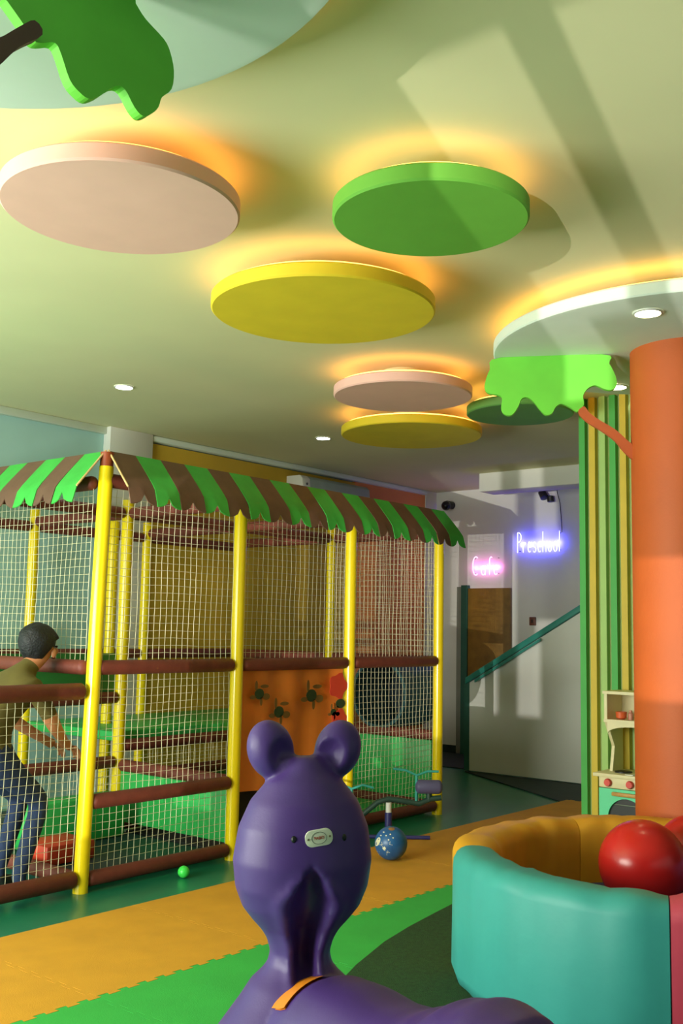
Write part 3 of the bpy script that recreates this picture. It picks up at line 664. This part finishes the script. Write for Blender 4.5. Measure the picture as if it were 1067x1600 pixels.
for s, z in ((.29, .385), (-.34, .17)):
    MB().rail(sp_(s-.10, z), sp_(s+.10, z), .05, 20, .03).build('seat', sd, ss, smooth=True)
    MB().cyl(sp_(s, z-.1), sp_(s, z-.03), .02).build('seat_bracket', sg, ss, smooth=True)

# ------------------------------------------------------------------ purple ride-on animal
TB = Vector((2.10, 1.84, .0135))
an = empty('ride_on_toy', TB); tag(an, 'purple plastic ride-on animal with round ears seen from behind', 'ride-on toy')
hy = YAW+R(13); hf = Vector((math.cos(hy), math.sin(hy), 0)); hr = Vector((math.sin(hy), -math.cos(hy), 0))   # head forward / right
by = YAW+R(38); bf = Vector((math.cos(by), math.sin(by), 0)); brt = Vector((math.sin(by), -math.cos(by), 0))
up = Vector((0, 0, 1))
SC = 2.7/1618*1.0
def zy(y): return .909+(1340-y)*.001655
out = [(1182, 20), (1190, 30), (1205, 42), (1220, 60), (1250, 85), (1290, 102), (1340, 109), (1380, 104), (1410, 92), (1430, 76), (1445, 62), (1460, 52), (1480, 46.5), (1497, 50), (1510, 60), (1525, 76), (1550, 92), (1600, 128), (1680, 150), (1780, 158), (1852, 150), (1877, 130)]
mb = MB(); vs = []; fs = []; NT = 96
HC = Vector((2.10, 1.84, 0))
# resample the outline densely
prof = []
for i in range(len(out)-1):
    (ya, wa), (yb_, wb_) = out[i], out[i+1]; k = max(1, int((yb_-ya)/9))
    for j in range(k): prof.append((ya+(yb_-ya)*j/k, wa+(wb_-wa)*j/k))
prof.append(out[-1])
for (y, wd) in prof:
    a = wd*SC; b = a*(.80 if y < 1450 else .95); z = zy(y); lean = -.02*max(0, (1480-y)/280)
    for i in range(NT):
        t = 2*PI*i/NT; x = math.cos(t)*a; yy = math.sin(t)*b
        if math.sin(t) < 0 and 1335 < y < 1560:
            g = min(1, (y-1335)/28)*min(1, (1560-y)/60); hw = (.006+.047*min(1, (y-1335)/55))*(1 if y < 1400 else max(.55, 1-(y-1400)/160))
            q = abs(x)/hw
            if q < 1.0: yy += g*.075*(1-q*q)**.8
            elif q < 1.9: yy -= g*.010*math.sin((q-1)/.9*PI)
        vs.append(HC+hr*x+hf*(yy+lean)+up*z)
n = len(prof)
for j in range(n-1):
    for i in range(NT): i2 = (i+1) % NT; fs.append((j*NT+i, (j+1)*NT+i, (j+1)*NT+i2, j*NT+i2))
fs.append(tuple(range(NT))); fs.append(tuple(range(n*NT-1, (n-1)*NT-1, -1)))
mb.add(vs, fs)
# ears
for s in (-1, 1):
    c = HC+hr*(s*.0905)+hf*.0+up*1.186
    ax = (hr*s*.30+up).normalized(); side = (hr*s-ax*(hr*s).dot(ax)).normalized(); fw = hf
    vs = []; nu, nv = 36, 24
    M = Matrix(((side.x, fw.x, ax.x), (side.y, fw.y, ax.y), (side.z, fw.z, ax.z)))
    e = MB().ell((0, 0, 0), (.062, .052, .078), nu, nv)
    for (x, y, z) in e.v:
        p = Vector((x, y, z))
        if y < .01:                                   # shallow cup in the ear facing back and inwards
            dd = math.hypot((x+.024)/.036, (z+.018)/.046)
            if dd < 1: p.y += .031*(1-dd*dd)
        vs.append(c+M @ p)
    mb.add(vs, e.f if s > 0 else [tuple(reversed(f)) for f in e.f])
    b0 = HC+hr*(s*.03)+up*1.10; b1_ = HC+hr*(s*.072)+up*1.155
    mb.tube([b0, (b0+b1_)/2, b1_], [.05, .042, .036], 16)
# seat body loft towards the rear
def seat_top(s):
    T = [(-.10, .54), (0, .585), (.08, .628), (.15, .648), (.25, .652), (.36, .645), (.44, .652), (.52, .68), (.60, .72), (.68, .741), (.76, .733), (.83, .685), (.88, .62)]
    for i in range(len(T)-1):
        if T[i][0] <= s <= T[i+1][0]:
            f = (s-T[i][0])/(T[i+1][0]-T[i][0]); f = f*f*(3-2*f); return T[i][1]*(1-f)+T[i+1][1]*f
    return T[-1][1]
def seat_w(s): return .175-.05*max(0, (.1-s)/.2)-.06*max(0, (s-.7)/.18)
def seat_pt(s, t, off=0.):
    h = .20; w_ = seat_w(s)+off; hh = h+off
    c = HC-bf*s+up*(seat_top(s)-h)
    return c+brt*(w_*math.copysign(abs(math.cos(t))**.85, math.cos(t)))+up*(hh*math.copysign(abs(math.sin(t))**.85, math.sin(t)))
vs = []; fs = []; NS = 60; NT2 = 48
for j in range(NS+1):
    s = -.10+.98*j/NS
    for i in range(NT2): vs.append(seat_pt(s, 2*PI*i/NT2))
for j in range(NS):
    for i in range(NT2): i2 = (i+1) % NT2; fs.append((j*NT2+i, j*NT2+i2, (j+1)*NT2+i2, (j+1)*NT2+i))
fs.append(tuple(range(NT2-1, -1, -1))); fs.append(tuple(range(NS*NT2, NS*NT2+NT2)))
mb.add(vs, fs)
# rear legs and rocker base (below the frame edge)
for s_, n_ in ((.62, -1), (.62, 1)):
    a = HC-bf*s_+brt*(.09*n_)+up*.45; b = HC-bf*(s_+.05)+brt*(.13*n_)+up*.06
    mb.tube([a, (a+b)/2, b], [.09, .075, .07], 20)
for n_ in (-1, 1):
    mb.tube([HC-bf*(s_)+brt*(.14*n_)+up*(z_) for s_, z_ in ((-.30, .12), (-.15, .070), (.1, .064), (.4, .064), (.65, .068), (.85, .12))], .045, 16)
body = mb.build('body', purple, an)
md = body.modifiers.new('rm', 'REMESH'); md.mode = 'VOXEL'; md.voxel_size = .0065; md.use_smooth_shade = True
md2 = body.modifiers.new('sm', 'SMOOTH'); md2.iterations = 7; md2.factor = .5
me = baked(body); me.polygons.foreach_set('use_smooth', [True]*len(me.polygons))
if not me.materials: me.materials.append(purple)
# orange saddle stripe
vs = []; fs = []; K = 22
for j in range(4):
    s = .062+.062*j/3
    for i in range(K+1): vs.append(seat_pt(s, PI*.50+(PI*.25)*i/K, .006))
for j in range(3):
    for i in range(K): a = j*(K+1)+i; fs.append((a, a+1, a+K+2, a+K+1))
Nn2 = len(vs); vs += [HC-bf*.1+up*.45+(Vector(v)-(HC-bf*.1+up*.45))*.97 for v in vs]
fs = fs+[tuple(reversed([q+Nn2 for q in f])) for f in fs]
MB().add(vs, fs).build('saddle_stripe', mat('orange_tape', S8(240, 140, 30), .4), an, smooth=True)
# badge
bz = zy(1293); bc = HC+hr*.012-hf*(.8*102*SC+.0165)+up*bz
th = R(-8)
def rrect(w_, h_, r_, n=6):
    pts = []
    for (cx, cy, a0) in ((w_/2-r_, h_/2-r_, 0), (-w_/2+r_, h_/2-r_, 90), (-w_/2+r_, -h_/2+r_, 180), (w_/2-r_, -h_/2+r_, 270)):
        pts += [(cx+r_*math.cos(R(a0+90*i/n)), cy+r_*math.sin(R(a0+90*i/n))) for i in range(n+1)]
    return pts
bx_ = (hr*math.cos(R(8))+up*math.sin(R(8))).normalized(); bno = -hf; byv = (bno.cross(bx_)).normalized()
if byv.z < 0: byv = -byv
def bp(x, y, o): return bc+bx_*x+byv*y+bno*o
badge = MB().prism([bp(x, y, 0) for x, y in rrect(.070, .040, .017)], bno*-.014).build('badge', mat('badge_cream', S8(224, 226, 206), .4, var=.02), an, bevel=.001); tag(badge, 'cream badge with red lettering')
ringp = [bp(.019*math.cos(2*PI*i/32), .0145*math.sin(2*PI*i/32), .0005) for i in range(33)]
MB().tube(ringp, .0005, 5).build('badge_ring', mat('badge_grey', S8(90, 96, 90), .5), badge)
tm = text_mesh('badge_text', 'PABO', .0105, .0003)
to = link('badge_text', tm, mat('badge_red', S8(196, 70, 50), .5), None)
to.matrix_world = Matrix(((bx_.x, byv.x, bno.x, bp(0, 0, .0008).x), (bx_.y, byv.y, bno.y, bp(0, 0, .0008).y), (bx_.z, byv.z, bno.z, bp(0, 0, .0008).z), (0, 0, 0, 1)))
put(to, badge); to.matrix_basis = to.matrix_world
for x in (-.0275, .0275): MB().cyl(bp(x, 0, -.003), bp(x, 0, .0008), .0028, 12).build('screw', mat('badge_screw', S8(120, 110, 80), .4), badge)
for x in (-.050, .080):
    q = HC+hr*x-hf*(.8*102*SC*math.sqrt(max(.05, 1-(x/(102*SC))**2))+.012)+up*(bz-.004)
    MB().ell(q, (.007, .007, .009), 12, 8).build('screw_hole', black, an, smooth=True)

# ------------------------------------------------------------------ person bending over behind the low fence
pe = empty('person', (3.45, 5.2, 0)); tag(pe, 'person in olive shirt and blue jeans bending over behind the low net', 'person')
skin = mat('skin', S8(196, 128, 88), .55, var=.05); shirt = mat('olive_shirt', S8(96, 84, 36), .85, var=.1, scale=10, bump=.3, bscale=12); jeans = mat('blue_jeans', S8(34, 50, 86), .85, var=.15, scale=30, bump=.2, bscale=40); hairm = mat('black_hair', S8(20, 20, 26), .6, var=.2, scale=30, bump=.5, bscale=90); shoe = mat('shoe_dark', S8(36, 34, 36), .6)
V = []; E_ = []; RAD = []; TAG = []
def pv(p, r, t, par=None):
    V.append(Vector(p)); RAD.append(r); TAG.append(t)
    if par is not None: E_.append((par, len(V)-1))
    return len(V)-1
PX, PY = 3.225, 5.24
pel = pv((PX+.04, PY, .79), (.15, .13), 'j')
w1 = pv((PX+.07, PY, .93), (.135, .12), 's', pel); w2 = pv((PX+.15, PY, 1.05), (.15, .125), 's', w1); ch = pv((PX+.22, PY, 1.15), (.15, .12), 's', w2)
nk0 = pv((PX+.29, PY, 1.225), (.075, .075), 's', ch); nk = pv((PX+.33, PY, 1.265), (.052, .052), 'k', nk0); hd0 = pv((PX+.385, PY, 1.32), (.075, .068), 'k', nk); hd = pv((PX+.41, PY, 1.39), (.085, .072), 'k', hd0); hd2 = pv((PX+.40, PY, 1.445), (.06, .055), 'k', hd)
for s in (-1, 1):
    sh = pv((PX+.24, PY+s*.17, 1.15), (.062, .062), 's', ch); el0 = pv((PX+.31, PY+s*.20, 1.03), (.052, .052), 's', sh)
    el = pv((PX+.37, PY+s*.20, .93), (.042, .042), 'k', el0); wr_ = pv((PX+.52, PY+s*.10, .82), (.028, .026), 'k', el); pm = pv((PX+.58, PY+s*.08, .785), (.034, .018), 'k', wr_)
    hip = pv((PX+.10, PY+s*.09, .73), (.095, .095), 'j', pel); kn = pv((PX+.38, PY+s*.10, .50), (.062, .062), 'j', hip); an_ = pv((PX+.25, PY+s*.10, .10), (.046, .046), 'j', kn); ft = pv((PX+.28, PY+s*.10, .045), (.042, .04), 'f', an_); toe = pv((PX+.41, PY+s*.11, .035), (.036, .03), 'f', ft)
me = bpy.data.meshes.new('body'); me.from_pydata([tuple(v) for v in V], E_, []); me.update()
bo = bpy.data.objects.new('body', me); COL.objects.link(bo)
sk = bo.modifiers.new('skin', 'SKIN'); 
for i, r_ in enumerate(RAD): me.skin_vertices[0].data[i].radius = r_; me.skin_vertices[0].data[i].use_root = (i == 0)
sk.use_smooth_shade = True
sb_ = bo.modifiers.new('sub', 'SUBSURF'); sb_.levels = 2; sb_.render_levels = 2
me2 = baked(bo); me2.materials.clear()
for mm in (skin, shirt, jeans, shoe): me2.materials.append(mm)
ix = {'k': 0, 's': 1, 'j': 2, 'f': 3}
for p in me2.polygons:
    best = None
    for (a, b) in E_:
        A, B = V[a], V[b]; d = B-A; t = max(0, min(1, (p.center-A).dot(d)/d.length_squared)); q = A+d*t
        dist = (p.center-q).length-(RAD[a][0]*(1-t)+RAD[b][0]*t)
        if best is None or dist < best[0]: best = (dist, TAG[b] if t > .35 else TAG[a])
    p.material_index = ix[best[1]]; p.use_smooth = True
put(bo, pe)
# fingers
for s in (-1, 1):
    base = Vector((PX+.60, PY+s*.08, .778)); dirf = Vector((.75, -s*.12, -.6)).normalized(); lat = Vector((.12, s*1.0, 0)).normalized()
    for q, L in enumerate((.055, .065, .062, .05)):
        o = base+lat*((q-1.5)*.017); MB().tube([o-dirf*.02, o+dirf*L*.5, o+dirf*L*.85+Vector((-.004, 0, -.014)), o+dirf*L+Vector((-.012, 0, -.028))], [.0095, .009, .0085, .007], 8).build('finger', skin, pe, smooth=True)
    o = base-lat*.03-dirf*.03; MB().tube([o, o-lat*.018+dirf*.022, o-lat*.02+dirf*.045], [.011, .010, .008], 8).build('thumb', skin, pe, smooth=True)
# hair cap, ear, nose
hc = Vector((PX+.375, PY, 1.405)); hv = MB().ell((0, 0, 0), (.122, .10, .104), 36, 24)
pts = []
for v in hv.v:
    v = Vector(v); n_ = noise.noise(v*26)*.007; v = v*(1+n_/.1); v.z *= (1.22 if (v.x < .02 and v.z < 0) else 1)
    if v.x > .045 and v.z < .03: v *= .86
    pts.append(hc+Matrix.Rotation(R(14), 3, 'Y') @ v)
hm = MB().add(pts, hv.f).build('hair', hairm, pe, smooth=True, angle=180)
for s in (-1, 1): MB().ell((PX+.435, PY+s*.072, 1.335), (.018, .010, .027), 14, 10).build('ear', skin, pe, smooth=True)
MB().ell((PX+.497, PY, 1.345), (.018, .014, .02), 12, 8).build('nose', skin, pe, smooth=True)
MB().ell((PX+.482, PY, 1.305), (.010, .024, .007), 12, 8).build('mouth', mat('lips', S8(160, 84, 70), .5), pe, smooth=True)
for s in (-1, 1): MB().ell((PX+.478, PY+s*.032, 1.372), (.008, .013, .007), 12, 8).build('eye', mat('eye_dark', S8(30, 24, 22), .3), pe, smooth=True)
